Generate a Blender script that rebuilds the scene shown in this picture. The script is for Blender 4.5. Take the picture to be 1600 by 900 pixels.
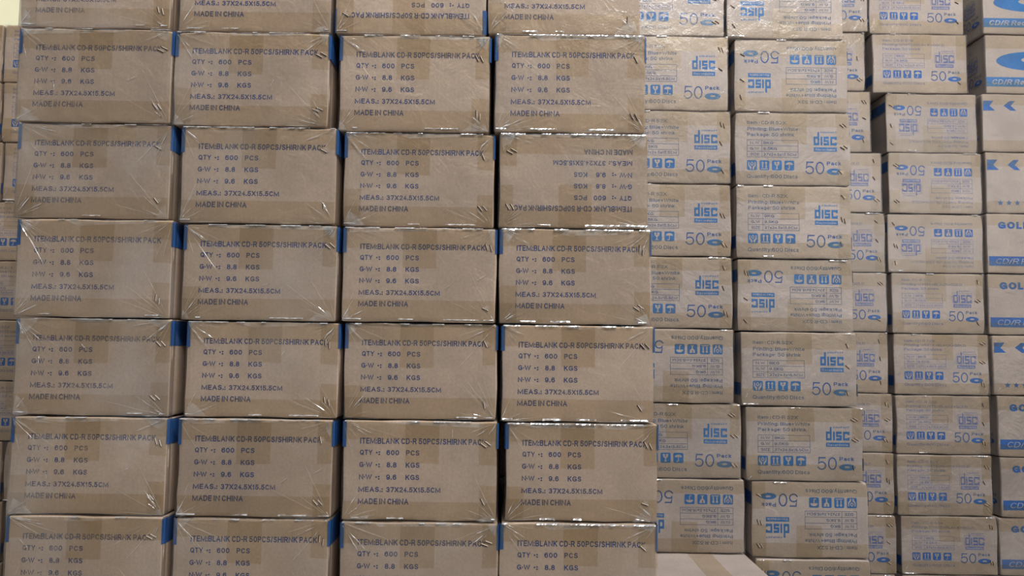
import bpy, bmesh, math, random, os
from mathutils import Vector, Matrix
PI = math.pi
rnd = random.Random(7)
for o in list(bpy.data.objects): bpy.data.objects.remove(o)
C = bpy.context.scene.collection
scene = bpy.context.scene

# ------------------------------------------------------------------ camera
FPX = 1244.0
TH, RO = math.radians(3.95), 0.0135
CAMZ = 0.738
r0 = Vector((1, 0, 0)); u0 = Vector((0, -math.sin(TH), math.cos(TH))); f0 = Vector((0, math.cos(TH), math.sin(TH)))
cr = (r0*math.cos(RO) + u0*math.sin(RO)).normalized()
cu = (-r0*math.sin(RO) + u0*math.cos(RO)).normalized()
cam_d = bpy.data.cameras.new('camera'); cam = bpy.data.objects.new('camera', cam_d); C.objects.link(cam)
cam_d.sensor_width = 36.0; cam_d.lens = 36.0*FPX/1600.0
cam_d.clip_start = 0.02
M = Matrix(((cr.x, cu.x, -f0.x, 0), (cr.y, cu.y, -f0.y, 0), (cr.z, cu.z, -f0.z, CAMZ), (0, 0, 0, 1)))
cam.matrix_world = M
scene.camera = cam

def at(px, py, Y):
    """world point on the vertical plane y=Y seen at a photo pixel (used to survey stack positions)"""
    d = f0*FPX + cr*(px-800) - cu*(py-450)
    t = Y/d.y
    return Vector((d.x*t, Y, CAMZ + d.z*t))

# ------------------------------------------------------------------ world, lights, exposure
w = bpy.data.worlds.new('world'); scene.world = w; w.use_nodes = True
w.node_tree.nodes['Background'].inputs[0].default_value = (0.88, 0.93, 1.0, 1)
w.node_tree.nodes['Background'].inputs[1].default_value = 0.58
def area(name, loc, target, size, sy, power, col):
    d = bpy.data.lights.new(name, 'AREA'); d.shape = 'RECTANGLE'; d.size = size; d.size_y = sy
    d.energy = power; d.color = col
    o = bpy.data.objects.new(name, d); C.objects.link(o); o.location = loc
    v = Vector(target) - Vector(loc); o.rotation_euler = v.to_track_quat('-Z', 'Y').to_euler()
    return o
area('ceiling_tube_light', (1.05, -0.95, 3.3), (0.4, 1.6, 0.9), 1.5, 0.5, 162, (1.0, 0.975, 0.955))
area('side_window_light', (2.9, -1.9, 1.9), (0.6, 1.7, 0.9), 1.4, 1.2, 20, (0.86, 0.93, 1.0))
area('aisle_tube_light', (-2.6, 2.0, 2.7), (-2.0, 2.62, 1.5), 0.9, 0.2, 15, (1.0, 0.95, 0.80))
scene.view_settings.view_transform = 'Standard'; scene.view_settings.look = 'None'
scene.view_settings.gamma = 1; scene.view_settings.exposure = -0.08
scene.view_settings.use_curve_mapping = False

# ------------------------------------------------------------------ materials
def mat(name):
    m = bpy.data.materials.new(name); m.use_nodes = True
    nt = m.node_tree; nt.nodes.clear()
    out = nt.nodes.new('ShaderNodeOutputMaterial')
    return m, nt, out
def N(nt, t, **kw):
    n = nt.nodes.new(t)
    for k, v in kw.items(): setattr(n, k, v)
    return n
def noise(nt, vec, scale, detail=4, rough=0.55):
    n = N(nt, 'ShaderNodeTexNoise'); n.inputs['Scale'].default_value = scale
    n.inputs['Detail'].default_value = detail; n.inputs['Roughness'].default_value = rough
    nt.links.new(vec, n.inputs['Vector']); return n
def ramp(nt, src, p0, c0, p1, c1):
    r = N(nt, 'ShaderNodeValToRGB'); r.color_ramp.elements[0].position = p0; r.color_ramp.elements[1].position = p1
    r.color_ramp.elements[0].color = c0 if len(c0) == 4 else (*c0, 1); r.color_ramp.elements[1].color = c1 if len(c1) == 4 else (*c1, 1)
    nt.links.new(src, r.inputs[0]); return r
def objvec(nt, sc=(1, 1, 1)):
    tc = N(nt, 'ShaderNodeTexCoord'); oi = N(nt, 'ShaderNodeObjectInfo')
    mp = N(nt, 'ShaderNodeMapping'); mp.inputs['Scale'].default_value = sc
    nt.links.new(tc.outputs['Object'], mp.inputs['Vector'])
    mu = N(nt, 'ShaderNodeMath', operation='MULTIPLY'); mu.inputs[1].default_value = 37.0
    nt.links.new(oi.outputs['Random'], mu.inputs[0])
    ad = N(nt, 'ShaderNodeVectorMath', operation='ADD')
    nt.links.new(mp.outputs[0], ad.inputs[0]); nt.links.new(mu.outputs[0], ad.inputs[1])
    return ad.outputs[0], oi

def kraft(name, base, spread=0.10):
    m, nt, out = mat(name)
    p = N(nt, 'ShaderNodeBsdfPrincipled'); nt.links.new(p.outputs[0], out.inputs[0])
    v, oi = objvec(nt)
    n1 = noise(nt, v, 9, 4); n2 = noise(nt, v, 260, 3, 0.7)
    lo = tuple(c*0.86 for c in base); hi = tuple(min(1, c*1.10) for c in base)
    r1 = ramp(nt, n1.outputs[0], 0.3, lo, 0.7, hi)
    hs = N(nt, 'ShaderNodeHueSaturation')
    mr = N(nt, 'ShaderNodeMapRange'); mr.inputs['To Min'].default_value = 1-spread; mr.inputs['To Max'].default_value = 1+spread
    nt.links.new(oi.outputs['Random'], mr.inputs['Value']); nt.links.new(mr.outputs[0], hs.inputs['Value'])
    hs.inputs['Saturation'].default_value = 1.0
    nt.links.new(r1.outputs[0], hs.inputs['Color'])
    mx = N(nt, 'ShaderNodeMix', data_type='RGBA', blend_type='MULTIPLY'); mx.inputs[0].default_value = 1
    r2 = ramp(nt, n2.outputs[0], 0.3, (0.88, 0.87, 0.86), 0.65, (1.04, 1.03, 1.02))
    nt.links.new(hs.outputs[0], mx.inputs[6]); nt.links.new(r2.outputs[0], mx.inputs[7])
    nt.links.new(mx.outputs[2], p.inputs['Base Color'])
    p.inputs['Roughness'].default_value = 0.62; p.inputs['Specular IOR Level'].default_value = 0.35
    # flutes of the corrugated board telegraphing through + paper fibre
    tc = N(nt, 'ShaderNodeTexCoord'); wv = N(nt, 'ShaderNodeTexWave', bands_direction='X')
    wv.inputs['Scale'].default_value = 45; wv.inputs['Distortion'].default_value = 0.8; wv.inputs['Detail'].default_value = 1
    nt.links.new(tc.outputs['Object'], wv.inputs['Vector'])
    n3 = noise(nt, v, 14, 3)
    a1 = N(nt, 'ShaderNodeMath', operation='MULTIPLY_ADD'); a1.inputs[1].default_value = 0.03
    nt.links.new(wv.outputs['Fac'], a1.inputs[0]); nt.links.new(n3.outputs[0], a1.inputs[2])
    b = N(nt, 'ShaderNodeBump'); b.inputs['Strength'].default_value = 0.30; b.inputs['Distance'].default_value = 0.006
    nt.links.new(a1.outputs[0], b.inputs['Height']); nt.links.new(b.outputs[0], p.inputs['Normal'])
    return m

def ink(name, col, a0, a1):
    m, nt, out = mat(name)
    p = N(nt, 'ShaderNodeBsdfPrincipled'); p.inputs['Base Color'].default_value = (*col, 1)
    p.inputs['Roughness'].default_value = 0.6; p.inputs['Specular IOR Level'].default_value = 0.3
    v, oi = objvec(nt)
    n = noise(nt, v, 120, 3, 0.6); r = ramp(nt, n.outputs[0], 0.32, (a0,)*3, 0.62, (a1,)*3)
    n2 = noise(nt, v, 16, 2); r2 = ramp(nt, n2.outputs[0], 0.3, (0.72,)*3, 0.6, (1,)*3)
    mu = N(nt, 'ShaderNodeMath', operation='MULTIPLY'); nt.links.new(r.outputs[0], mu.inputs[0]); nt.links.new(r2.outputs[0], mu.inputs[1])
    nt.links.new(mu.outputs[0], p.inputs['Alpha']); nt.links.new(p.outputs[0], out.inputs[0])
    return m

KRAFT_F = kraft('kraft_warm', (0.422, 0.324, 0.247))
KRAFT_M = kraft('kraft_pinkish', (0.380, 0.322, 0.287), 0.06)
KRAFT_B = kraft('kraft_rosy', (0.346, 0.290, 0.256), 0.06)
KRAFT_RAW = kraft('torn_paper', (0.40, 0.315, 0.245))
INK_NAVY = ink('navy_ink', (0.040, 0.055, 0.155), 0.75, 1.0)
INK_NAVY_FADED = ink('navy_ink_faded', (0.055, 0.070, 0.165), 0.30, 0.85)
INK_BAND = ink('band_ink', (0.016, 0.075, 0.23), 0.9, 1.0)
INK_BLUE = ink('cobalt_ink', (0.026, 0.135, 0.34), 0.86, 1.0)
INK_TEXT = ink('slate_blue_ink', (0.055, 0.100, 0.21), 0.52, 0.92)
INK_FIG = ink('deep_blue_ink', (0.03, 0.085, 0.25), 0.75, 1.0)
INK_PALE = ink('pale_violet_ink', (0.10, 0.15, 0.36), 0.34, 0.70)
INK_BLUE2 = ink('royal_blue_ink', (0.024, 0.105, 0.33), 0.82, 1.0)
PAPER_TXT = ink('unprinted_lettering', (0.42, 0.40, 0.42), 0.55, 0.85)
m, nt, out = mat('slit_shadow_edge'); p = N(nt, 'ShaderNodeBsdfPrincipled'); p.inputs['Base Color'].default_value = (0.06, 0.035, 0.025, 1); p.inputs['Roughness'].default_value = 0.9
nt.links.new(p.outputs[0], out.inputs[0]); SLIT = m

def tape_mat(name, tint):
    m, nt, out = mat(name)
    t = N(nt, 'ShaderNodeBsdfTransparent'); t.inputs[0].default_value = tint
    g = N(nt, 'ShaderNodeBsdfGlossy'); g.inputs['Roughness'].default_value = 0.32
    v, oi = objvec(nt, (1, 1, 1)); n = noise(nt, v, 30, 3)
    b = N(nt, 'ShaderNodeBump'); b.inputs['Strength'].default_value = 0.5; b.inputs['Distance'].default_value = 0.004
    nt.links.new(n.outputs[0], b.inputs['Height']); nt.links.new(b.outputs[0], g.inputs['Normal'])
    mx = N(nt, 'ShaderNodeMixShader'); mx.inputs[0].default_value = 0.035
    nt.links.new(t.outputs[0], mx.inputs[1]); nt.links.new(g.outputs[0], mx.inputs[2]); nt.links.new(mx.outputs[0], out.inputs[0])
    return m
TAPE = tape_mat('clear_brown_tape', (0.935, 0.895, 0.815, 1)); TAPE_DARK = tape_mat('brown_tape', (0.93, 0.89, 0.82, 1))

def wrap_mat(name, gloss, haze):
    m, nt, out = mat(name)
    t = N(nt, 'ShaderNodeBsdfTransparent'); t.inputs[0].default_value = (0.97, 0.97, 0.965, 1)
    g = N(nt, 'ShaderNodeBsdfGlossy'); g.inputs['Roughness'].default_value = 0.16
    d = N(nt, 'ShaderNodeBsdfDiffuse'); d.inputs[0].default_value = (0.8, 0.82, 0.85, 1)
    v, oi = objvec(nt, (1, 1, 1))
    n = noise(nt, v, 22, 5, 0.6); n.inputs['Distortion'].default_value = 1.2
    b = N(nt, 'ShaderNodeBump'); b.inputs['Strength'].default_value = 0.6; b.inputs['Distance'].default_value = 0.0035
    nt.links.new(n.outputs[0], b.inputs['Height']); nt.links.new(b.outputs[0], g.inputs['Normal'])
    fr = N(nt, 'ShaderNodeFresnel'); fr.inputs[0].default_value = 1.45
    nt.links.new(b.outputs[0], fr.inputs['Normal'])
    mu = N(nt, 'ShaderNodeMath', operation='MULTIPLY', use_clamp=True); mu.inputs[1].default_value = gloss
    nt.links.new(fr.outputs[0], mu.inputs[0])
    mx = N(nt, 'ShaderNodeMixShader'); nt.links.new(mu.outputs[0], mx.inputs[0])
    nt.links.new(t.outputs[0], mx.inputs[1]); nt.links.new(g.outputs[0], mx.inputs[2])
    nh = noise(nt, v, 6, 4); rh = ramp(nt, nh.outputs[0], 0.50, (0.0,)*3, 0.85, (haze,)*3)
    m2 = N(nt, 'ShaderNodeMixShader'); nt.links.new(rh.outputs[0], m2.inputs[0])
    nt.links.new(mx.outputs[0], m2.inputs[1]); nt.links.new(d.outputs[0], m2.inputs[2]); nt.links.new(m2.outputs[0], out.inputs[0])
    return m
WRAP = wrap_mat('stretch_film', 0.55, 0.06)
WRAP_HAZY = wrap_mat('stretch_film_cloudy', 0.6, 0.14)
def crease_mat():
    m, nt, out = mat('film_crease')
    t = N(nt, 'ShaderNodeBsdfTransparent')
    g = N(nt, 'ShaderNodeBsdfGlossy'); g.inputs['Roughness'].default_value = 0.22; g.inputs[0].default_value = (1, 1, 1, 1)
    d = N(nt, 'ShaderNodeBsdfDiffuse'); d.inputs[0].default_value = (0.75, 0.76, 0.76, 1)
    a = N(nt, 'ShaderNodeMixShader'); a.inputs[0].default_value = 0.30; nt.links.new(g.outputs[0], a.inputs[1]); nt.links.new(d.outputs[0], a.inputs[2])
    v, oi = objvec(nt); n = noise(nt, v, 70, 3); r = ramp(nt, n.outputs[0], 0.38, (0.10,)*3, 0.60, (0.95,)*3)
    mx = N(nt, 'ShaderNodeMixShader'); nt.links.new(r.outputs[0], mx.inputs[0])
    nt.links.new(t.outputs[0], mx.inputs[1]); nt.links.new(a.outputs[0], mx.inputs[2]); nt.links.new(mx.outputs[0], out.inputs[0])
    return m
CREASE = crease_mat()
def fine_mat():
    m, nt, out = mat('film_fine_crease')
    t = N(nt, 'ShaderNodeBsdfTransparent'); d = N(nt, 'ShaderNodeBsdfDiffuse'); d.inputs[0].default_value = (0.80, 0.78, 0.72, 1)
    g = N(nt, 'ShaderNodeBsdfGlossy'); g.inputs['Roughness'].default_value = 0.3
    a = N(nt, 'ShaderNodeMixShader'); a.inputs[0].default_value = 0.4; nt.links.new(d.outputs[0], a.inputs[1]); nt.links.new(g.outputs[0], a.inputs[2])
    mx = N(nt, 'ShaderNodeMixShader'); mx.inputs[0].default_value = 0.34
    nt.links.new(t.outputs[0], mx.inputs[1]); nt.links.new(a.outputs[0], mx.inputs[2]); nt.links.new(mx.outputs[0], out.inputs[0])
    return m
FINE = fine_mat()
def veil_mat():
    m, nt, out = mat('film_veil')
    t = N(nt, 'ShaderNodeBsdfTransparent'); d = N(nt, 'ShaderNodeBsdfDiffuse'); d.inputs[0].default_value = (0.78, 0.77, 0.74, 1)
    g = N(nt, 'ShaderNodeBsdfGlossy'); g.inputs['Roughness'].default_value = 0.28
    a = N(nt, 'ShaderNodeMixShader'); a.inputs[0].default_value = 0.3; nt.links.new(d.outputs[0], a.inputs[1]); nt.links.new(g.outputs[0], a.inputs[2])
    v, oi = objvec(nt); n = noise(nt, v, 60, 4); r = ramp(nt, n.outputs[0], 0.35, (0.0,)*3, 0.8, (0.26,)*3)
    mx = N(nt, 'ShaderNodeMixShader'); nt.links.new(r.outputs[0], mx.inputs[0])
    nt.links.new(t.outputs[0], mx.inputs[1]); nt.links.new(a.outputs[0], mx.inputs[2]); nt.links.new(mx.outputs[0], out.inputs[0])
    return m
VEIL = veil_mat()

# ------------------------------------------------------------------ setting
def plaster(name, a, b):
    m, nt, out = mat(name); p = N(nt, 'ShaderNodeBsdfPrincipled'); nt.links.new(p.outputs[0], out.inputs[0])
    tc = N(nt, 'ShaderNodeTexCoord'); n = noise(nt, tc.outputs['Object'], 3, 6); r = ramp(nt, n.outputs[0], 0.35, a, 0.65, b)
    nt.links.new(r.outputs[0], p.inputs['Base Color']); p.inputs['Roughness'].default_value = 0.85
    bp = N(nt, 'ShaderNodeBump'); bp.inputs['Strength'].default_value = 0.15; n2 = noise(nt, tc.outputs['Object'], 90, 3)
    nt.links.new(n2.outputs[0], bp.inputs['Height']); nt.links.new(bp.outputs[0], p.inputs['Normal'])
    return m
def slab(name, x0, x1, y0, y1, z0, z1, material):
    bm = bmesh.new(); bmesh.ops.create_cube(bm, size=1)
    for v in bm.verts: v.co = Vector(((x0+x1)/2+v.co.x*(x1-x0), (y0+y1)/2+v.co.y*(y1-y0), (z0+z1)/2+v.co.z*(z1-z0)))
    me = bpy.data.meshes.new(name); bm.to_mesh(me); bm.free(); me.materials.append(material)
    o = bpy.data.objects.new(name, me); C.objects.link(o); o['kind'] = 'structure'; return o
slab('floor', -4.5, 4.5, -2.5, 2.62, -0.1, 0.0, plaster('concrete_floor', (0.20, 0.19, 0.175), (0.29, 0.275, 0.255)))
slab('wall_back', -4.5, 4.5, 2.62, 2.74, -0.1, 3.2, plaster('cream_wall_paint', (0.68, 0.65, 0.45), (0.75, 0.72, 0.52)))

# ------------------------------------------------------------------ mesh helpers (metres; nominal carton 24.5 x 37 x 15.5 cm)
W0, D0, H0 = 0.245, 0.368, 0.155
def mesh_from(name, verts, faces, mats, midx=None, smooth=False):
    me = bpy.data.meshes.new(name); me.from_pydata(verts, [], faces)
    for mm in (mats if isinstance(mats, (list, tuple)) else [mats]): me.materials.append(mm)
    if midx: me.polygons.foreach_set('material_index', midx)
    if smooth: me.polygons.foreach_set('use_smooth', [True]*len(me.polygons))
    me.update(); return me

def body_mesh(W, D, H, seed, material):
    """folded carton: rounded, slightly crushed edges and knocked-in corners, flat printed front"""
    rr = random.Random(seed); R = 0.0028
    def coords(L, n):
        c = [-L/2, -L/2+R*0.25, -L/2+R, -L/2+R+0.006]
        m = [-(L/2-R-0.006) + (2*(L/2-R-0.006))*i/n for i in range(1, n)]
        return c + m + [-a for a in reversed(c)]
    xs, ys, zs = coords(W, 9), coords(D, 6), coords(H, 6)
    bm = bmesh.new(); cache = {}
    crush = {(a, b, c): rr.uniform(0, 0.0035)*(1 if rr.random() < 0.6 else 0.2) for a in (-1, 1) for b in (-1, 1) for c in (-1, 1)}
    ph = [rr.uniform(0, 6.3) for _ in range(8)]
    def vert(x, y, z):
        k = (round(x, 6), round(y, 6), round(z, 6))
        if k in cache: return cache[k]
        p = Vector((x, y, z)); q = Vector((max(-W/2+R, min(W/2-R, x)), max(-D/2+R, min(D/2-R, y)), max(-H/2+R, min(H/2-R, z))))
        d = p-q
        if d.length > 1e-9: p = q + d.normalized()*R
        # sag of the top and bottom edges, waviness along the corners
        ez = 1-min(1, (H/2-abs(z))/0.01); ex = 1-min(1, (W/2-abs(x))/0.012); ey = 1-min(1, (D/2-abs(y))/0.012)
        sz = 1 if z > 0 else -1
        p.z -= sz*ez*0.0006*(1+math.sin(x*38+ph[0]+sz)+0.5*math.sin(x*90+ph[1]))
        sx = 1 if x > 0 else -1
        p.x -= sx*ex*0.0007*(1+math.sin(z*45+ph[2]+sx))
        if y < 0: p.y += ey*max(ez, ex)*0.0010*(1+math.sin(x*60+z*40+ph[3]))
        # side panels bow slightly
        if abs(abs(x)-W/2) < 1e-6: p.x += sx*0.0012*math.sin(PI*(z/H+0.5))*math.sin(ph[4])
        # knocked corners
        for (a, b, c), amt in crush.items():
            dd = (p-Vector((a*W/2, b*D/2, c*H/2))).length
            if dd < 0.022:
                f = (1-dd/0.022)**2*amt
                p.x -= a*f; p.z -= c*f*0.5; p.y -= b*f
        p.z += H/2
        v = bm.verts.new(p); cache[k] = v; return v
    def sheet(us, vs, fn, flip):
        for i in range(len(us)-1):
            for j in range(len(vs)-1):
                q = [fn(us[i], vs[j]), fn(us[i+1], vs[j]), fn(us[i+1], vs[j+1]), fn(us[i], vs[j+1])]
                if flip: q.reverse()
                if len(set(q)) > 2:
                    try: bm.faces.new(q)
                    except ValueError: pass
    sheet(xs, zs, lambda a, b: vert(a, -D/2, b), False); sheet(xs, zs, lambda a, b: vert(a, D/2, b), True)
    sheet(ys, zs, lambda a, b: vert(-W/2, a, b), True); sheet(ys, zs, lambda a, b: vert(W/2, a, b), False)
    sheet(xs, ys, lambda a, b: vert(a, b, H/2), False); sheet(xs, ys, lambda a, b: vert(a, b, -H/2), True)
    for f in bm.faces: f.smooth = True
    me = bpy.data.meshes.new('carton_body'); bm.to_mesh(me); bm.free(); me.materials.append(material); return me

# ---- flat print: everything in cm, x from the left edge, y down from the top edge of a panel WxH, laid just proud of the board
def curve_tris(polys):
    cu_ = bpy.data.curves.new('tmp', 'CURVE'); cu_.dimensions = '2D'; cu_.fill_mode = 'BOTH'
    for pts in polys:
        s = cu_.splines.new('POLY'); s.points.add(len(pts)-1); s.use_cyclic_u = True
        for i, (x, y) in enumerate(pts): s.points[i].co = (x, y, 0, 1)
    return grab(cu_)
def grab(data):
    o = bpy.data.objects.new('tmp', data); C.objects.link(o)
    dg = bpy.context.evaluated_depsgraph_get(); dg.update()
    me = o.evaluated_get(dg).to_mesh()
    v = [(a.co.x, a.co.y) for a in me.vertices]; f = [list(p.vertices) for p in me.polygons]
    o.evaluated_get(dg).to_mesh_clear(); bpy.data.objects.remove(o); 
    return v, f
# ---- grotesque lettering drawn as stroked centre lines (x 0..1 across the glyph, y 0..1 up the capital height)
def arc(cx, cy, rx, ry, a0, a1, n=7): return [(cx+rx*math.cos(math.radians(a0+(a1-a0)*i/n)), cy+ry*math.sin(math.radians(a0+(a1-a0)*i/n))) for i in range(n+1)]
XH = 0.73
BOWL = lambda: arc(.5, XH/2, .5, XH/2, 0, 360, 12)
GL = {
 'A': (.80, [[(0, 0), (.5, 1), (1, 0)], [(.18, .34), (.82, .34)]]),
 'B': (.72, [[(0, 0), (0, 1), (.55, 1)] + arc(.62, .76, .34, .24, 90, -90, 5)[0:] + [(0, .52)], [(.6, .52)] + arc(.66, .26, .34, .26, 90, -90, 5) + [(0, 0)]]),
 'C': (.78, [arc(.52, .5, .52, .5, 42, 318, 12)]),
 'D': (.76, [[(0, 0), (0, 1), (.4, 1)] + arc(.45, .5, .55, .5, 80, -80, 8) + [(.4, 0), (0, 0)]]),
 'E': (.64, [[(1, 1), (0, 1), (0, 0), (1, 0)], [(0, .52), (.92, .52)]]),
 'G': (.82, [arc(.52, .5, .52, .5, 45, 322, 12), [(1, .12), (1, .46), (.58, .46)]]),
 'H': (.80, [[(0, 0), (0, 1)], [(1, 0), (1, 1)], [(0, .52), (1, .52)]]),
 'I': (.0, [[(.5, 0), (.5, 1)]]),
 'K': (.74, [[(0, 0), (0, 1)], [(.95, 1), (0, .38)], [(.34, .6), (1, 0)]]),
 'L': (.58, [[(0, 1), (0, 0), (1, 0)]]),
 'M': (1.02, [[(0, 0), (0, 1), (.5, .08), (1, 1), (1, 0)]]),
 'N': (.82, [[(0, 0), (0, 1), (1, 0), (1, 1)]]),
 'O': (.84, [arc(.5, .5, .5, .5, 0, 360, 14)]),
 'P': (.68, [[(0, 0), (0, 1), (.6, 1)] + arc(.66, .73, .34, .27, 80, -80, 5) + [(.6, .46), (0, .46)]]),
 'Q': (.84, [arc(.5, .5, .5, .5, 0, 360, 14), [(.62, .28), (1.02, -.06)]]),
 'R': (.74, [[(0, 0), (0, 1), (.6, 1)] + arc(.64, .74, .34, .26, 80, -80, 5) + [(.6, .48), (0, .48)], [(.62, .46), (1, 0)]]),
 'S': (.70, [arc(.5, .75, .44, .25, 25, 255, 8) + arc(.5, .26, .5, .26, 75, -155, 8)]),
 'T': (.72, [[(0, 1), (1, 1)], [(.5, 1), (.5, 0)]]),
 'U': (.74, [[(0, 1), (0, .35)] + arc(.5, .35, .5, .35, 180, 360, 8) + [(1, 1)]]),
 'W': (1.2, [[(0, 1), (.26, 0), (.5, .95), (.74, 0), (1, 1)]]),
 'X': (.78, [[(0, 0), (1, 1)], [(0, 1), (1, 0)]]),
 'Y': (.76, [[(0, 1), (.5, .45), (1, 1)], [(.5, .45), (.5, 0)]]),
 'Z': (.70, [[(0, 1), (1, 1), (0, 0), (1, 0)]]),
 '0': (.70, [arc(.5, .5, .5, .5, 0, 360, 14)]),
 '1': (.36, [[(0, .74), (.8, 1), (.8, 0)]]),
 '2': (.70, [arc(.5, .72, .48, .28, 165, -30, 7) + [(0, 0), (1, 0)]]),
 '3': (.70, [arc(.46, .75, .44, .25, 150, -85, 7), arc(.46, .26, .52, .26, 85, -155, 7)]),
 '4': (.62, [[(.74, 0), (.74, 1), (0, .3), (1, .3)]]),
 '5': (.70, [[(.92, 1), (.16, 1), (.06, .48)] + arc(.48, .32, .52, .32, 130, -155, 9)]),
 '6': (.70, [arc(.52, .32, .48, .32, 90, 450, 10), [(.9, .86)] + arc(.55, .68, .52, .32, 75, 170, 5) + [(.03, .34)]]),
 '7': (.70, [[(0, 1), (1, 1), (.35, 0)]]),
 '8': (.70, [arc(.5, .76, .42, .24, 0, 360, 10), arc(.5, .26, .5, .26, 0, 360, 10)]),
 '9': (.70, [arc(.48, .68, .48, .32, -90, 270, 10), [(.1, .14)] + arc(.45, .32, .52, .32, 255, 350, 5) + [(.97, .66)]]),
 'a': (.56, [arc(.5, .5, .45, .23, 160, 20, 5) + [(1, .35), (1, 0)], arc(.45, .2, .45, .2, 0, 360, 9)]),
 'b': (.58, [[(0, 1), (0, 0)], BOWL()]), 'd': (.58, [[(1, 1), (1, 0)], BOWL()]),
 'c': (.54, [arc(.5, XH/2, .5, XH/2, 45, 315, 9)]),
 'e': (.58, [[(0, .38), (1, .38)] + arc(.5, XH/2, .5, XH/2, 5, 320, 10)]),
 'g': (.58, [BOWL(), [(1, XH), (1, -.05)] + arc(.5, -.05, .5, .2, 0, -150, 5)]),
 'h': (.54, [[(0, 0), (0, 1)], [(0, .5)] + arc(.5, .45, .5, .28, 180, 0, 6) + [(1, 0)]]),
 'i': (.0, [[(.5, 0), (.5, XH)], [(.5, .9), (.5, 1.0)]]),
 'k': (.52, [[(0, 0), (0, 1)], [(.95, XH), (0, .25)], [(.35, .42), (1, 0)]]),
 'l': (.0, [[(.5, 0), (.5, 1)]]),
 'm': (.90, [[(0, 0), (0, XH)], [(0, .5)] + arc(.25, .48, .25, .25, 180, 0, 5) + [(.5, 0)], [(.5, .5)] + arc(.75, .48, .25, .25, 180, 0, 5) + [(1, 0)]]),
 'n': (.54, [[(0, 0), (0, XH)], [(0, .5)] + arc(.5, .45, .5, .28, 180, 0, 6) + [(1, 0)]]),
 'o': (.60, [BOWL()]), 'p': (.58, [[(0, XH), (0, -.27)], BOWL()]),
 'r': (.34, [[(0, 0), (0, XH)], [(0, .45)] + arc(.9, .40, .9, .33, 170, 90, 4)]),
 's': (.50, [arc(.5, .54, .45, .19, 25, 250, 6) + arc(.5, .19, .5, .19, 70, -155, 6)]),
 't': (.32, [[(.4, .95), (.4, .12), (.55, 0), (1, 0)], [(0, XH), (1, XH)]]),
 'u': (.54, [[(0, XH), (0, .28)] + arc(.5, .28, .5, .28, 180, 360, 6) + [(1, XH)], [(1, .3), (1, 0)]]),
 'x': (.54, [[(0, 0), (1, XH)], [(0, XH), (1, 0)]]), 'y': (.56, [[(0, XH), (.5, .02)], [(1, XH), (.4, -.27), (.1, -.27)]]),
 ':': (.0, [[(.5, 0), (.5, .10)], [(.5, .55), (.5, .65)]]), '.': (.0, [[(.5, 0), (.5, .10)]]), '·': (.0, [[(.5, .42), (.5, .52)]]),
 '-': (.30, [[(0, .4), (1, .4)]]), '+': (.54, [[(0, .42), (1, .42)], [(.5, .1), (.5, .74)]]), '/': (.36, [[(0, 0), (1, 1)]]),
}
def text(s, x0, x1, yc, cap, wt=0.17, shear=0.0, sp=1.0):
    """string spanning x0..x1 with capital height cap centred on yc (y down), stroke weight wt of the capital height"""
    V, F = [], []; pen = 0.0; nst = 0
    for ch in s:
        if ch == ' ': pen += 0.26*sp; continue
        w_, strokes = GL[ch]
        if w_ == 0: dotw = 0.0
        for st in strokes:
            P = [Vector((pen+wt/2+px_*max(0.0, w_-wt if w_ else 0.0), wt/2+py_*(1-wt))) for px_, py_ in st]
            P = [p for i, p in enumerate(P) if i == 0 or (p-P[i-1]).length > 1e-4]
            if len(P) < 2: continue
            k = len(V); closed = (P[0]-P[-1]).length < 1e-3
            for i, p in enumerate(P):
                a = P[i]-P[i-1] if i > 0 else (P[-1]-P[-2] if closed else P[1]-P[0])
                b = P[i+1]-P[i] if i < len(P)-1 else (P[1]-P[0] if closed else P[-1]-P[-2])
                a = a.normalized(); b = b.normalized(); tn = (a+b)
                tn = tn.normalized() if tn.length > 1e-3 else a
                n = Vector((-tn.y, tn.x)); c = max(0.55, n.dot(Vector((-a.y, a.x))))
                q = p.copy()
                if not closed and i == 0: q -= a*wt/2*.999
                if not closed and i == len(P)-1: q += b*wt/2*.999
                for sg in (-1, 1):
                    r = q + n*sg*wt/2/c; V.append((r.x, r.y, nst % 2))
            for i in range(len(P)-1): F.append([k+2*i, k+2*i+1, k+2*i+3, k+2*i+2])
            nst += 1
        pen += (max(w_, wt)) + 0.125*sp
    mx0 = min(a[0] for a in V); mx1 = max(a[0] for a in V); sx = (x1-x0)/(mx1-mx0)
    return [(x0+(a[0]-mx0)*sx + shear*a[1]*cap, yc+cap/2-a[1]*cap) for a in V], F
def merge(*shapes):
    V, F = [], []
    for v, f in shapes:
        k = len(V); V += v; F += [[i+k for i in q] for q in f]
    return V, F
def rect(x0, y0, x1, y1): return [(x0, y0), (x1, y0), (x1, y1), (x0, y1)], [[0, 1, 2, 3]]
def frame(x0, y0, x1, y1, t):
    return merge(rect(x0, y0, x1, y0+t), rect(x0, y1-t, x1, y1), rect(x0, y0+t, x0+t, y1-t), rect(x1-t, y0+t, x1, y1-t))
def ell(cx, cy, a, b, n=28): return [(cx+a*math.cos(2*PI*i/n), cy+b*math.sin(2*PI*i/n)) for i in range(n)]
def rrect(x0, y0, x1, y1, r, n=4):
    P = []
    for (cx, cy, a0) in ((x1-r, y1-r, 0), (x0+r, y1-r, 90), (x0+r, y0+r, 180), (x1-r, y0+r, 270)):
        for i in range(n+1):
            a = math.radians(a0+90*i/n); P.append((cx+r*math.cos(a), cy+r*math.sin(a)))
    return P
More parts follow.
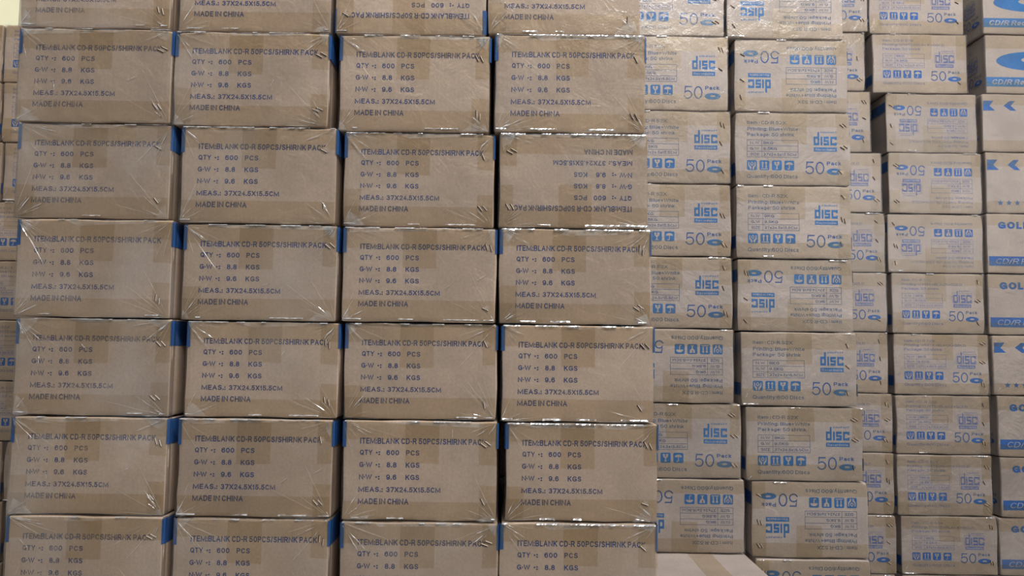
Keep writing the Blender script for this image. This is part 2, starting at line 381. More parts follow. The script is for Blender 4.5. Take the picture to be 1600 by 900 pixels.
def printed(name, shape, material, lift=0.00018, Wc=24.5, Hc=15.5):
    v, f = shape
    vs = [((x-Wc/2)/100, -lift, (Hc/2-y)/100) for x, y in v]
    me = mesh_from(name, vs, f, material)
    # face every polygon towards the viewer (-Y)
    bm = bmesh.new(); bm.from_mesh(me)
    for fc in bm.faces:
        if fc.normal.y > 0: fc.normal_flip()
    bm.to_mesh(me); bm.free(); return me

def icon(kind, x, y, s):
    """handling symbol: blue rounded square, symbol left unprinted"""
    def T(pts): return [(x+a*s, y+b*s) for a, b in pts]
    polys = [rrect(x, y, x+s, y+s, 0.14*s)]
    if kind == 'hands':
        polys.append(T([(.5, .12), (.66, .30), (.66, .44), (.5, .58), (.34, .44), (.34, .30)]))
        polys.append(T([(.5, .22), (.58, .32), (.58, .40), (.5, .47), (.42, .40), (.42, .32)]))
        polys.append(T([(.14, .16), (.22, .16), (.24, .50), (.44, .68), (.44, .92), (.30, .92), (.28, .76), (.12, .56)]))
        polys.append(T([(.86, .16), (.78, .16), (.76, .50), (.56, .68), (.56, .92), (.70, .92), (.72, .76), (.88, .56)]))
    if kind == 'arrows':
        for c in (.32, .68):
            polys.append(T([(c, .10), (c+.15, .30), (c+.06, .30), (c+.06, .76), (c-.06, .76), (c-.06, .30), (c-.15, .30)]))
        polys.append(T([(.14, .82), (.86, .82), (.86, .90), (.14, .90)]))
    if kind == 'glass':
        polys.append(T([(.22, .12), (.40, .12), (.47, .26), (.41, .32), (.50, .42), (.56, .28), (.50, .24), (.54, .12), (.78, .12), (.74, .40), (.56, .56),
                        (.56, .80), (.72, .88), (.28, .88), (.44, .80), (.44, .56), (.26, .40)]))
    if kind == 'umbrella':
        top = [(.5+.38*math.cos(PI*i/10), .46-.30*math.sin(PI*i/10)) for i in range(11)]
        polys.append(T(top + [(.20, .40), (.31, .46), (.42, .40), (.46, .44), (.46, .78), (.40, .84), (.34, .78), (.28, .78), (.34, .90), (.46, .90), (.54, .80), (.54, .44), (.60, .40), (.70, .46), (.80, .40)]))
    return curve_tris(polys)

def disc_letters(x0, y0, x1, y1, thin=False):
    k = []
    t = 0.62 if thin else 1.0
    def R(a, b, c, d): k.append((a, b, c, d))
    b = 2.5*t; h = 2.1*t
    R(0, 4, b, 12); R(b, 4, 8-b, 4+h); R(b, 12-h, 8-b, 12); R(8-b, 0, 8, 12)
    R(10, 4, 10+b, 12)
    R(14.2, 4, 22, 4+h); R(14.2, 4+h, 14.2+b, 8.9); R(14.2+b, 7.1, 22-b, 8.9); R(22-b, 7.1, 22, 12-h); R(14.2, 12-h, 22, 12)
    R(24, 4, 24+b, 12); R(24+b, 4, 33, 4+h); R(24+b, 12-h, 33, 12); R(33-b, 4+h, 33, 6.9); R(33-b, 9.2, 33, 12-h)
    sx = (x1-x0)/33; sy = (y1-y0)/12
    return merge(*[rect(x0+a*sx, y0+bb*sy, x0+c*sx, y0+d*sy) for a, bb, c, d in k])

def star(cx, cy, r): return curve_tris([[(cx+(r if i % 2 == 0 else r*0.45)*math.sin(PI*i/5), cy-(r if i % 2 == 0 else r*0.45)*math.cos(PI*i/5)) for i in range(10)]])

# ---- shipping mark of the wrapped front cartons (six lines)
B_ = 0.19
def lineA(parts): return merge(*[text(s, a, b, y, c, B_, 0, sp) for s, a, b, y, c, sp in parts])
A_LINES = [
    lineA([('ITEM:BLANK CD-R 50PCS/SHIRNK PACK', 2.75, 22.7, 3.20, 0.92, 1.0)]),
    lineA([('QTY', 2.75, 4.75, 5.00, 0.80, 1.1), ('·:', 5.3, 5.95, 5.00, 0.80, 1.0), ('600', 6.95, 8.95, 5.00, 0.80, 1.1), ('PCS', 10.05, 12.15, 5.00, 0.80, 1.1)]),
    lineA([('G·W', 2.70, 4.75, 6.90, 0.80, 1.0), ('·:', 5.3, 5.95, 6.90, 0.80, 1.0), ('8.8', 7.0, 8.6, 6.90, 0.80, 1.1), ('KGS', 10.0, 12.2, 6.90, 0.80, 1.1)]),
    lineA([('N·W', 2.70, 4.75, 8.80, 0.80, 1.0), ('·:', 5.3, 5.95, 8.80, 0.80, 1.0), ('9.6', 7.0, 8.6, 8.80, 0.80, 1.1), ('KGS', 10.0, 12.2, 8.80, 0.80, 1.1)]),
    lineA([('MEAS.:', 2.65, 6.5, 10.72, 0.80, 1.1), ('37X24.5X15.5CM', 7.0, 15.6, 10.72, 0.80, 1.05)]),
    lineA([('MADE IN CHINA', 2.62, 10.6, 12.55, 0.90, 1.0)]),
]
A_MESH = [printed('printed_line', s, INK_NAVY) for s in A_LINES]
A_MESH_F = [printed('printed_line', s, INK_NAVY_FADED) for s in A_LINES]

# ---- label panel of the disc cartons
def panel(prefix, gold):
    d = []
    tm = INK_PALE if gold else INK_TEXT; bl = INK_BLUE2 if gold else INK_BLUE
    if not gold:
        x = 2.55; rows = [('Item : CD-R 52X', x, 10.9, 2.2), ('Printing: Blue+White', x, 13.4, 3.55), ('Package: 50 shrink', x, 12.6, 4.75)]; cap = 0.72
        tb = (2.45, 5.9, 13.4, 9.6); iy, isz, ix = 10.25, 2.1, [2.45, 5.1, 7.75, 10.4]
        q = ('Quantity:600 Discs', 2.4, 13.2, 13.65); lg = (16.7, 4.25, 21.6, 5.9+0.1); fig = (14.8, 18.9, 11.75, 2.7)
    else:
        x = 2.6; rows = [('Item : CD-R 52X', x, 10.6, 1.75), ('Printing: WHITE+BLACK+GOLD', x, 18.6, 2.85), ('Package: 50 shrink', x, 12.4, 3.95)]; cap = 0.64
        tb = (2.6, 5.2, 13.4, 8.9); iy, isz, ix = 9.6, 2.05, [2.6, 5.25, 7.85, 10.55]
        q = ('Quantity:600 Discs', 2.6, 13.4, 12.95); lg = (16.2, 4.6, 20.9, 6.5); fig = (14.9, 18.9, 11.0, 2.6)
    for s, a, b, y in rows: d.append(('printed_line', printed('printed_line', text(s, a, b, y, cap, 0.15), tm), None))
    x0, y0, x1, y1 = tb; hh = (y1-y0)/3; t = 0.09
    sh = [frame(x0, y0, x1, y1, t), rect(x0, y0+hh-t/2, x1, y0+hh+t/2), rect(x0, y0+2*hh-t/2, x1, y0+2*hh+t/2), rect(x0+3.15, y0, x0+3.15+t, y1)]
    for i, (a, b, bw) in enumerate((('N.W', '9KG', 2.1), ('G.W', '9.5KG', 2.9), ('SIZE', '37x24.5x15.5CM', 7.0))):
        yy = y0+hh*(i+.5); sh.append(text(a, x0+0.7, x0+2.6, yy, 0.6)); sh.append(text(b, x0+3.5, x0+3.5+bw, yy, 0.6))
    d.append(('weight_table', printed('weight_table', merge(*sh), tm), None))
    for k, xx in zip(('hands', 'arrows', 'glass', 'umbrella'), ix):
        d.append(('handling_symbol', printed('handling_symbol', icon(k, xx, iy, isz), bl), None))
    d.append(('printed_line', printed('printed_line', text(q[0], q[1], q[2], q[3], 0.78 if not gold else .68, 0.15), tm), None))
    # compact disc mark
    lx0, ly0, lx1, ly1 = lg
    sh = [disc_letters(lx0, ly0-0.15, lx1, ly1+0.9, gold), text('COMPACT', lx0+1.5, lx1, ly0-0.1, 0.34, 0.2)]
    if gold: sh += [frame(lx0-.25, ly0+.35, lx1+.25, ly1+1.1, 0.08), disc_letters(lx0+.12, ly0+.0, lx1+.12, ly1+1.0, True)]
    sh.append(rect(lx0, ly1+1.35, lx1, ly1+2.25))
    lm = printed('disc_logo', merge(*sh), INK_PALE if gold else bl)
    d.append(('disc_logo', lm, [('logo_lettering', printed('logo_lettering', text('Recordable', lx0+.3, lx1-.3, ly1+1.82, 0.5, 0.19), PAPER_TXT, 0.0003))]))
    fx0, fx1, fy, fh = fig
    d.append(('pack_count', printed('pack_count', text('50', fx0, fx1, fy, fh, 0.10), INK_FIG), None))
    d.append(('printed_line', printed('printed_line', text('Pack', fx1+.55, fx1+3.6, fy-1.0, 0.78, 0.18, 0, 1.15), INK_TEXT if gold else INK_FIG), None))
    ex, ey = fx1+2.15, fy+.75
    e = curve_tris([ell(ex, ey, 1.7, .68), ell(ex, ey-.04, .58, .21)])
    d.append(('disc_emblem', printed('disc_emblem', e, bl), [('emblem_centre', printed('emblem_centre', curve_tris([ell(ex, ey-.04, .56, .20, 14)]), PAPER_TXT))]))
    return d
PANEL_B = panel('b', False); PANEL_C = panel('c', True)
# ---- long side panels (37 cm)
def wide(kind):
    k = []
    P = lambda n, s, m_, l=0.00018: printed(n, s, m_, l, 36.8, 15.5)
    if kind in ('gold', 'ellipse'):
        yb = (11.1, 13.6) if kind == 'gold' else (11.2, 13.7)
        x0 = 0.45 if kind == 'gold' else 0.15
        lt = text('CD/R Recordable', 2.1 if kind == 'gold' else 1.5, 21.0 if kind == 'gold' else 18.5, (yb[0]+yb[1])/2, 1.35, 0.11 if kind == 'gold' else 0.17, 0.3)
        k.append(('colour_band', P('colour_band', rect(x0, yb[0], 36.6, yb[1]), INK_BLUE2 if kind == 'gold' else INK_BLUE), [('band_lettering', P('band_lettering', lt, PAPER_TXT, 0.0003))]))
    if kind == 'gold': k.append(('brand_lettering', P('brand_lettering', text('GOLD', 3.0, 11.4, 3.0, 1.85, 0.26), INK_BLUE2), None))
    if kind == 'ellipse':
        e = curve_tris([ell(12.5, 6.9, 9.6, 2.5, 48), ell(12.5, 6.6, 3.0, 0.8, 30)])
        k.append(('ellipse_mark', P('ellipse_mark', e, INK_BLUE), None))
    if kind in ('chevron', 'chevron_star'):
        a = curve_tris([[(0.4, 1.9), (3.1, 1.9), (2.0, 3.25), (3.4, 4.5), (0.4, 4.5)]])
        b = curve_tris([[(7.3, 1.9), (8.7, 1.9), (7.6, 3.2), (9.0, 4.5), (7.5, 4.5), (5.7, 3.2)]])
        k.append(('chevron_mark', P('chevron_mark', a, INK_BLUE2), None)); k.append(('chevron_mark', P('chevron_mark', b, INK_BLUE2), None))
    if kind == 'chevron_star':
        for i in range(4): k.append(('star_mark', P('star_mark', star(3.6+2.2*i, 12.9, 0.78), INK_BLUE2), None))
    return k
WIDE = {k: wide(k) for k in ('gold', 'ellipse', 'chevron', 'chevron_star')}

# ---- blue bands folding round the long sides
def side_band(z0, z1, D, left_wrap, right_wrap, W=W0, H=H0):
    return [side_band1(z0, z1, D, ((-1, left_wrap),), W, H), side_band1(z0, z1, D, ((1, right_wrap),), W, H)]
def side_band1(z0, z1, D, sides, W, H):
    V, F = [], []
    for s, wv in sides:
        x = s*(W/2+0.0013)
        k = len(V)
        V += [(x, -D/2+0.003, z0), (x, D/2-0.004, z0), (x, D/2-0.004, z1), (x, -D/2+0.003, z1)]; F.append([k, k+1, k+2, k+3])
        if wv > 0:
            k = len(V); y = -D/2-0.0002
            V += [(x, -D/2+0.003, z0), (s*(W/2-0.0006), y, z0), (s*(W/2-0.0006), y, z1), (x, -D/2+0.003, z1)]; F.append([k, k+1, k+2, k+3])
            k = len(V)
            V += [(s*(W/2-0.0006), y, z0), (s*(W/2-wv), y, z0), (s*(W/2-wv), y, z1), (s*(W/2-0.0006), y, z1)]; F.append([k, k+1, k+2, k+3])
    return mesh_from('edge_band', V, F, INK_BAND)
BAND_A = side_band(H0-0.042, H0-0.002, D0, 0.0055, 0.002)
BAND_B = side_band(0.022, 0.048, D0, 0.0, 0.0)
# ---- tape on the end panel: strip along the top edge, strip along the bottom, end of the centre strip, corner pieces
def tape(seed, W=24.5):
    rr = random.Random(seed); S = []
    def q(a, b, c, d): S.append(([(a, b), (c, b+rr.uniform(-.12, .12)), (c+rr.uniform(-.1, .1), d), (a, d+rr.uniform(-.15, .15))], [[0, 1, 2, 3]]))
    q(0.1, 0.1, W-0.1, rr.uniform(2.9, 3.6)); q(0.1, 15.5-rr.uniform(2.9, 3.8), W-0.1, 15.4)
    c = W/2+rr.uniform(-1.2, .8)
    if rr.random() < .8: q(c-2.7, 0.1, c+2.7, rr.uniform(6.0, 7.2))
    if rr.random() < .7: q(W-rr.uniform(2.2, 3.0), 0.1, W-0.1, rr.uniform(5.8, 7.0))
    if rr.random() < .5: q(W-rr.uniform(2.2, 3.2), rr.uniform(9.0, 10.2), W-0.1, 15.4)
    if rr.random() < .35: q(0.1, rr.uniform(9.0, 10.5), rr.uniform(2.5, 3.5), 15.4)
    me = printed('packing_tape', merge(*S), TAPE, 0.0, W)
    for i, v in enumerate(me.vertices): v.co.y = -(0.0005+0.00006*(i//4))
    return me
TAPES = [tape(s) for s in range(5)]
TAPE_WIDE = [tape(20+s, 36.8) for s in range(2)]

# ---- stretch film over the front: wrinkled skin with folds radiating from the corners and a gathered seam along the edges
def wrap_mesh(seed, W, D, H, rich, material, bright=1.0):
    rr = random.Random(seed); nx, nz = 44, 30; V, F, MI = [], [], []
    cor = []
    for sx in (-1, 1):
        for sz in (-1, 1):
            cor.append((sx*W/2, sz*H/2, rr.uniform(.035, .075), rr.uniform(9, 15), rr.uniform(0, 6.3), rr.uniform(.3, 1.0)))
    for j in range(nz+1):
        for i in range(nx+1):
            x = -W/2+W*i/nx; z = -H/2+H*j/nz; y = -0.0012
            for cx, cz, Rr, k, ph, amp in cor:
                dx, dz = x-cx, z-cz; r = math.hypot(dx, dz)
                if 0.002 < r < Rr:
                    a = math.atan2(abs(dz), abs(dx)); y -= 0.0012*amp*(1-r/Rr)*max(0, math.sin(a*k+ph))**2*min(1, r/0.012)
            V.append((x, y, z))
    for j in range(nz):
        for i in range(nx):
            a = j*(nx+1)+i; F.append([a, a+1, a+nx+2, a+nx+1]); MI.append(0)
    # film turned back over the four edges
    e = 0.0011; back = 0.012
    def skirt(p, q, off):
        k = len(V); V.extend([p, q, tuple(Vector(q)+Vector(off)), tuple(Vector(p)+Vector(off))]); F.append([k, k+1, k+2, k+3]); MI.append(0)
    for s in (-1, 1): skirt((s*W/2, -e, -H/2), (s*W/2, -e, H/2), (s*0.0016, back, 0))
    # folds: thin tented slivers of doubled film
    def sliver(x, z, ang, L, wd, hgt, mi=1):
        d = Vector((math.cos(ang), 0, math.sin(ang))); n = Vector((-d.z, 0, d.x)); seg = 7; k = len(V)
        for s in range(seg+1):
            t = s/seg; wv = wd*math.sin(PI*min(1, t*0.92+0.08))**.6*(0.5+.7*rr.random())
            c = Vector((x, -0.0026, z)) + d*L*t + n*rr.uniform(-.0004, .0004)
            c.x = max(-W/2+.001, min(W/2-.001, c.x)); c.z = max(-H/2+.001, min(H/2-.001, c.z))
            V.append(tuple(c-n*wv)); V.append(tuple(c+Vector((0, -hgt*(1-t*.6), 0)))); V.append(tuple(c+n*wv))
        for s in range(seg):
            a = k+3*s; F.append([a, a+3, a+4, a+1]); MI.append(mi); F.append([a+1, a+4, a+5, a+2]); MI.append(mi)
    for cx, cz, Rr, kk, ph, amp in cor:
        base = math.atan2(-cz, -cx)
        for _ in range(rr.randint(2, 5) if rich else rr.randint(0, 2)):
            ang = base + rr.uniform(-.55, .6); r1 = rr.uniform(0.004, 0.02)
            sliver(cx+math.cos(ang)*r1, cz+math.sin(ang)*r1, ang, rr.uniform(.012, .05 if rich else .025), rr.uniform(.0002, .0007), rr.uniform(.0004, .0013))
    if rich:
        for cx, cz, Rr, kk, ph, amp in cor:
            base = math.atan2(-cz, -cx)
            for _ in range(rr.randint(2, 7)):
                ang = base+rr.uniform(-.75, .8); r1 = rr.uniform(0.003, 0.03)
                sliver(cx+math.cos(ang)*r1, cz+math.sin(ang)*r1, ang, rr.uniform(.03, .085), rr.uniform(.00012, .0003), rr.uniform(.0002, .0006), 3)
    for _ in range(rr.randint(1, 3) if rich else rr.randint(0, 1)):
        ang = rr.uniform(0, PI); sliver(rr.uniform(-W*.38, W*.4), rr.uniform(-H*.4, H*.4), ang, rr.uniform(.006, .02), rr.uniform(.0002, .0005), rr.uniform(.0004, .001))
    if rich:
        for cx, cz, Rr, kk, ph, amp in cor:          # doubled film lying in a triangle at the corner
            if rr.random() < .55:
                dx, dz = -math.copysign(1, cx), -math.copysign(1, cz); k = len(V); L1, L2 = rr.uniform(.012, .045), rr.uniform(.010, .032)
                V.extend([(cx+dx*.002, -.0021, cz+dz*.001), (cx+dx*L1, -.0021, cz+dz*.0015), (cx+dx*L1*.62, -.0023, cz+dz*L2*.7), (cx+dx*L1*.25, -.0022, cz+dz*L2)])
                F.append([k, k+1, k+2, k+3]); MI.append(2)
        k = len(V); xa = rr.uniform(-W*.48, -W*.1); xb = rr.uniform(W*.05, W*.48)       # slack film hanging from the top edge
        V.extend([(xa, -.0019, H/2-.001), (xb, -.0019, H/2-.001), (xb-rr.uniform(.0, .03), -.0019, H/2-rr.uniform(.004, .010)), (xa+rr.uniform(0, .04), -.0019, H/2-rr.uniform(.004, .012))])
        F.append([k, k+1, k+2, k+3]); MI.append(2)
    # gathered seam: crumpled strip lying on the top and bottom front edges
    def seam(z, cover):
        n = 90; x = -W/2+0.004; k = None; on = False; run = 0
        dy = []
        for s in range(n+1):
            xx = -W/2+0.003+(W-0.006)*s/n
            hgt = (0.0002+0.0017*bright)*0.55+0.0010*bright*abs(math.sin(xx*rr.uniform(140, 170)+seed))*rr.random()
            dy.append(hgt)
            j_ = rr.uniform(-.25, .25); V.extend([(xx, -0.0024, z-hgt*1.5), (xx, -0.0028-hgt*.7, z-hgt*.8), (xx, -0.0028-hgt*(.42+j_), z+hgt*.05), (xx, 0.0005, z+.0008)])
        k0 = len(V)-4*(n+1)
        for s in range(n):
            if run <= 0: on = rr.random() < cover; run = rr.randint(3, 12)
            run -= 1
            if on:
                a = k0+4*s
                for q in range(3): F.append([a+q, a+q+4, a+q+5, a+q+1]); MI.append(1)
    seam(H/2-0.0008, min(.95, .60*bright) if rich else .10); seam(-H/2+0.0050, min(.45, .25*bright) if rich else .04)
    me = mesh_from('plastic_wrap', V, F, [material, CREASE, VEIL, FINE], MI, False)
    for p_ in me.polygons:
        if p_.material_index == 0: p_.use_smooth = True
    return me
WRAPS = [wrap_mesh(s, W0, D0, H0, True, WRAP, 0.75) for s in range(7)]
WRAPS_X = [wrap_mesh(140+s, W0, D0, H0, True, WRAP, 1.35) for s in range(5)]
WRAPS_H = [wrap_mesh(30+s, W0, D0, H0, True, WRAP_HAZY, 0.5) for s in range(4)]
WRAPS_B = [wrap_mesh(60+s, W0, D0, H0, False, WRAP) for s in range(5)]
WRAPS_W = [wrap_mesh(80+s, D0, W0, H0, False, WRAP) for s in range(2)]

# ---- punctures where the carton was stitched: slits and a lifted flake of paper
def torn_mesh(seed, size):
    rr = random.Random(seed); V, F, MI = [], [], []
    def strip(a, b, wd, lift0, lift1, mi):
        a = Vector(a); b = Vector(b); d = (b-a).normalized(); n = Vector((-d.y, d.x))
        k = len(V)
        for p_, l in ((a-n*wd, lift0), (b-n*wd, lift0), (b+n*wd, lift1), (a+n*wd, lift1)): V.append((p_.x, -l, p_.y))
        F.append([k, k+1, k+2, k+3]); MI.append(mi)
    s = size
    for i in range(2 if rr.random() < .8 else 1):
        ox = (-.35+.7*i)*s + rr.uniform(-.05, .05)*s; oy = rr.uniform(-.1, .1)*s
        a = (ox-.30*s, oy+.42*s); b = (ox+.30*s, oy-.42*s)
        strip(a, b, .11*s, .0012, .0012, 1)
        strip((a[0]+.13*s, a[1]+.02*s), (b[0]+.13*s, b[1]+.02*s), .08*s, .0022, .0003, 0)
    if rr.random() < .8:      # paper flake
        k = len(V); pts = [(-.7, .1), (-.2, .65), (.5, .35), (.75, -.2), (.3, -.7), (-.35, -.45)]
        V.append((0, -.0009, 0))
        for a, b in pts: V.append((a*s*rr.uniform(.7, 1.15), -.00025, b*s*rr.uniform(.7, 1.15)))
        for i in range(6): F.append([k, k+1+i, k+1+(i+1) % 6]); MI.append(0)
    return mesh_from('stitch_hole', V, F, [KRAFT_RAW, SLIT], MI)
TORN = [torn_mesh(s, 0.0105) for s in range(6)]
TORN_B = [torn_mesh(20+s, 0.0100) for s in range(6)]

BODY = {}
for key, mm in (('F', KRAFT_F), ('M', KRAFT_M), ('B', KRAFT_B)):
    BODY[key] = [body_mesh(W0, D0, H0, 100+hash_*7+ord(key), mm) for hash_ in range(6)]
BODY['W'] = [body_mesh(D0, W0, H0, 300+s, KRAFT_B) for s in range(4)]

# ------------------------------------------------------------------ cartons as things
def part(name, me, parent, loc=(0, 0, 0), rot=(0, 0, 0)):
    o = bpy.data.objects.new(name, me); C.objects.link(o); o.parent = parent; o.location = loc; o.rotation_euler = rot; return o
def root(name, loc, rz, sc, label, group):
    o = bpy.data.objects.new(name, None); C.objects.link(o); o.empty_display_size = 0.05
    o.location = loc; o.rotation_euler = (0, 0, rz); o.scale = sc
    o['label'] = label; o['category'] = 'carton'; o['group'] = group
    return o
cnt = [0]
def put_panel(items, t, loc, rz=0.0, flip=False):
    for nm, me, subs in items:
        o = part(nm, me, t, loc, (0, PI if flip else 0, rz))
        for sn, sm in (subs or []): part(sn, sm, o)
def carton(kind, x, yfront, z, sx, sz, flip, label, group, rz=0.0, faded=False, hazy=False, bright=False, plain=False, wide_kind=None, staples=True, band=True, top_tape=False, bodykey=None):
    cnt[0] += 1; i = cnt[0]; rr = random.Random(900+i)
    W, D = (D0, W0) if kind == 'W' else (W0, D0)
    t = root('cardboard_carton', (x, yfront+D/2, z), rz, (sx, 1, sz), label, group)
    bk = BODY[bodykey or kind]; b = part('carton_body', bk[rr.randrange(len(bk))], t)
    if top_tape:
        part('packing_tape', mesh_from('packing_tape', [(.002, -D/2+.002, H0+.0005), (.052, -D/2+.002, H0+.0005), (.050, D/2-.002, H0+.0005), (.001, D/2-.002, H0+.0005)], [[0, 1, 2, 3]], TAPE_DARK), t)
    if plain: return t
    fc = (0, -D/2, H0/2); fr = (0, PI if flip else 0, 0)
    if kind == 'F':
        for me in (A_MESH_F if faded else A_MESH): part('printed_line', me, t, fc, fr)
        for bz in ([part('edge_band', q_, t) for q_ in BAND_A] if band else []):
            if flip: bz.rotation_euler = (0, PI, 0); bz.location = (0, 0, H0)
        part('packing_tape', TAPES[i % 5], t, fc, fr)
        part('plastic_wrap', (WRAPS_H[i % 4] if hazy else WRAPS_X[i % 5] if bright else WRAPS[i % 7]), t, fc)
        for (u, v) in ((0.106, 0.043), (0.104, -0.050)):
            if rr.random() < 0.85:
                s = -1 if flip else 1
                part('stitch_hole', TORN[rr.randrange(6)], t, (s*(u+rr.uniform(-.004, .004)), -D/2, H0/2+s*(v+rr.uniform(-.004, .004))), (0, rr.uniform(-.7, .7), 0))
    elif kind in 'MB':
        put_panel(PANEL_B if kind == 'M' else PANEL_C, t, fc, 0, flip)
        if band:
            for bz in [part('edge_band', q_, t) for q_ in BAND_B]:
                    if flip: bz.rotation_euler = (0, PI, 0); bz.location = (0, 0, H0)
        part('packing_tape', TAPES[i % 5], t, fc, fr)
        part('plastic_wrap', WRAPS_B[i % 5], t, fc)
        if staples:
            for v in (0.052, 0.008, -0.048):
                if rr.random() < 0.9:
                    s = -1 if flip else 1
                    part('stitch_hole', TORN_B[rr.randrange(6)], t, (s*(0.105+rr.uniform(-.003, .003)), -D/2, H0/2+s*(v+rr.uniform(-.004, .004))), (0, rr.uniform(-.5, .5), 0))
    else:
        put_panel(WIDE[wide_kind], t, fc)
        put_panel(PANEL_C, t, (-W/2, 0, H0/2), -PI/2)
        part('packing_tape', TAPE_WIDE[i % 2], t, fc); part('plastic_wrap', WRAPS_W[i % 2], t, fc)
    return t

ORD = ['topmost', 'second from top', 'third from top', 'fourth from top', 'fifth from top', 'sixth from top', 'seventh from top', 'eighth from top', 'ninth from top', 'tenth from top', 'eleventh from top']
def stack(kind, Y, xc, ys, edges, top, floor_n, flips, labeler, group, opts=None, yoff=None):
    """ys: surveyed seams (photo rows) from the top down; edges: (left,right) photo columns of each carton's face"""
    opts = opts or {}
    zs = [at(xc, y, Y).z for y in ys]
    n = len(ys)
    levels = [zs[0]+top*H0] + zs                     # top face of the topmost carton
    rest = zs[-1]/floor_n                            # height of each carton below the last seam
    for k in range(floor_n): levels.append(zs[-1]-rest*(k+1))
    total = n+floor_n
    prevx = None
    for k in range(total):
        zt, zb = levels[k], levels[k+1]
        ym = ((ys[k-1] if k > 0 else ys[0]-150*1.26/Y) + (ys[k] if k < n else ys[-1]+75*1.26/Y))/2 if k <= n else ys[-1]
        Wd = D0 if kind == 'W' else W0
        if k < len(edges):
            l, r = edges[k]
            if l is None: xr = at(r, ym, Y).x; xl = xr-Wd
            elif r is None: xl = at(l, ym, Y).x; xr = xl+Wd
            else: xl, xr = at(l, ym, Y).x, at(r, ym, Y).x
            x = (xl+xr)/2; sx = max(0.965, min(1.02, (xr-xl)/Wd)); prevx = x
        else: x, sx = prevx+0.002*((k % 3)-1), 0.985
        H = zt-zb-0.0016
        op = dict(opts.get('all', {})); op.update(opts.get(k, {}))
        dy = op.pop('dy', rnd.uniform(0, 0.006)); 
        carton(kind, x, Y+dy, zb, sx, H/H0, k in flips, labeler(k, k in flips), group, rz=0.0, **op)

def lab(adj, where):
    def f(k, fl):
        return '%s%s, %s in %s' % (adj, ' printed upside down' if fl else '', ORD[k], where)
    return f
Y1, Y2, Y3 = 1.258, 1.668, 2.048
GA = 'shrink-wrapped cartons in the four front stacks'
fr = 'film-wrapped text carton'
stack('F', Y1, 150, [43, 191, 341, 496, 650, 805], [(32, 268), (27, 268), (23, 265), (24, 268), (20, 265), (13, 259), (8, 254)], 1, 3, (), lab(fr, 'leftmost front stack'), GA, {'all': dict(faded=True, hazy=True)})
stack('F', Y1, 400, [49, 197, 349, 501, 653, 809], [(279, 518), (272, 514), (281, 526), (284, 526), (288, 528), (276, 519), (270, 513)], 1, 3, (), lab(fr, 'second front stack from left'), GA)
stack('F', Y1, 650, [53, 205, 354, 503.5, 656, 814.5], [(525, 760), (529, 766), (536, 772), (535, 775), (537, 776), (534, 777), (531, 778)], 1, 3, (0,), lab(fr, 'third front stack from left'), GA)
stack('F', Y1, 900, [53, 207, 356, 507, 660, 816], [(763, 1001), (773, 1009), (779, 1014), (780, 1018), (783, 1023), (789, 1029), (781, 1027)], 1, 3, (2,), lab(fr, 'fourth front stack from left'), GA, {'all': dict(bright=True), 2: dict(band=False)})
GB = 'disc cartons in the two middle stacks'
fm = 'sky-blue symbol carton'
C5 = [55, 172, 286, 400, 513, 630, 748, 865]
stack('M', Y2, 1080, C5, [(None, 1132), (None, 1139), (None, 1142.5), (None, 1143), (None, 1145), (None, 1148), (None, 1159), (None, 1165), (None, 1167)], 1, 2, (5, 7),
      lambda k, fl: 'carton pushed forward with bare taped top showing at bottom edge of view' if k == 8 else lab(fm, 'half-hidden middle stack')(k, fl), GB, {8: dict(dy=-0.2, top_tape=True), 9: dict(dy=-0.2)})
stack('M', Y2, 1240, [60, 174, 289, 404, 518, 635, 752, 873], [(1136, 1318), (1149, 1326), (1150, 1330), (1151, 1331), (1154, 1335), (1158, 1340), (1166, 1350), (1176, 1359), (1181, 1361)], 1, 2, (0, 1, 4, 7, 8),
      lab(fm, 'fully seen middle stack'), GB)
GC = 'disc cartons with pale print in the far stacks'
fb = 'pale-print disc carton'
stack('B', Y3, 1340, [49.5, 141, 237, 331, 425, 518, 614, 706.5, 804, 897], [(None, 1356), (None, 1352.6), (None, 1362), (None, 1379), (None, 1384.5), (None, 1387), (None, 1389), (None, 1396), (None, 1399), (None, 1402), (None, 1402)], 1, 1, (),
      lab(fb, 'narrow-looking far stack'), GC)
stack('B', Y3, 1450, [52, 145, 238, 333.5, 426, 521, 617, 710, 806, 898.5], [(1360, 1507), (1364, 1513), (1386, 1528), (1389, 1534.6), (1389, 1537.5), (1395, 1540), (1399, 1548), (1402, 1550), (1403, 1552), (1410, 1560), (1412, 1560)], 1, 1, (2, 3, 4),
      lab(fb, 'far stack beside the sideways cartons'), GC)
WK = ['ellipse', 'ellipse', 'chevron', 'chevron_star', 'gold', 'gold', 'chevron_star', 'gold', 'gold', 'gold', 'gold']
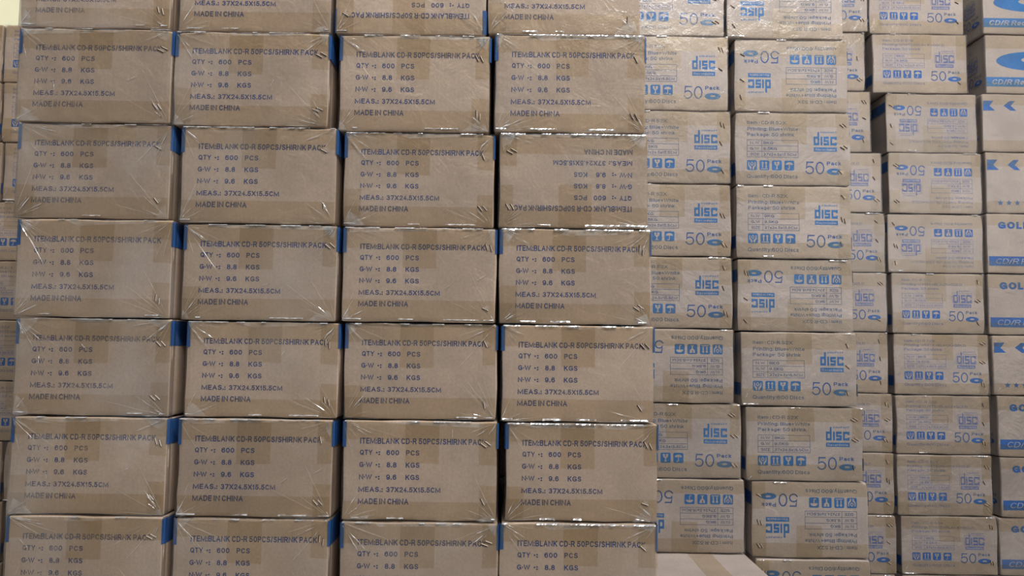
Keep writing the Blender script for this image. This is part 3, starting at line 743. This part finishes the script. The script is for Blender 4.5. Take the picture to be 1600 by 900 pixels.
WD = {'ellipse': 'sideways carton with blue ellipse and band', 'chevron': 'sideways carton with chevrons only', 'chevron_star': 'sideways carton with blue chevrons and stars', 'gold': 'sideways carton with blue GOLD lettering and band'}
stack('W', Y3, 1570, [53, 145.5, 237, 333, 427, 523, 617.6, 714, 809, 901], [(1535, None), (1540.5, None), (1535, None), (1541, None), (1542, None), (1546, None), (1552, None), (1560, None), (1565, None), (1564, None), (1566, None)], 1, 1, (),
      lambda k, fl: '%s, %s in right-edge stack' % (WD[WK[k]], ORD[k]), 'sideways cartons in the right-edge stack', {k: dict(wide_kind=WK[k]) for k in range(11)})
LB = [127, 221, 314, 407, 500, 595, 689, 784, 880]
stack('B', Y3, 20, LB, [(5, None), (2, None), (3, None), (-50, None), (-48, None), (-52, None), (-46, None), (5, None), (4, None), (3, None)], 1, 1, (),
      lab('shadowed disc carton', 'far stack peeking out at left edge'), GC, {'all': dict(bodykey='F')})  # warm kraft body puts the browner light on this stack into its colour
stack('B', Y3, 0, LB, [(None, 3), (None, -1), (None, 1), (None, -54), (None, -52), (None, -56), (None, -50), (None, 1), (None, 0), (None, -1)], 1, 1, (),
      lab('disc carton showing only a sliver', 'outermost left far stack'), GC, {'all': dict(staples=False, bodykey='F')})  # same warm body colour, standing in for the browner light here
# plain cartons added unseen behind the slots, to block light and keep them dark
def light_blockers(Y, xc, levels, where):
    zs = levels
    for k in range(len(zs)-1):
        carton('B', xc, Y+0.004, zs[k+1], 0.99, (zs[k]-zs[k+1]-0.0016)/H0, False, 'added light-blocking carton %s behind %s' % (ORD[k], where), 'unseen light-blocking cartons', plain=True)
L2 = [at(1080, 55, Y2).z+H0] + [at(1080, y, Y2).z for y in C5]; L2 += [L2[-1]/2, 0]
for xc, wh in ((-0.55, 'slot between first and second front stacks'), (-0.278, 'slot between second and third front stacks'), (-0.03, 'slot between third and fourth front stacks')):
    light_blockers(Y2, xc, L2, wh)
L3 = [at(1240, 52, Y3).z+H0]+[at(1450, y, Y3).z for y in (52, 145, 238, 333.5, 426, 521, 617, 710, 806, 898.5)]+[0]
L3[0] = L3[1]+H0
light_blockers(Y3, 0.548, L3, 'slot between the two middle stacks')
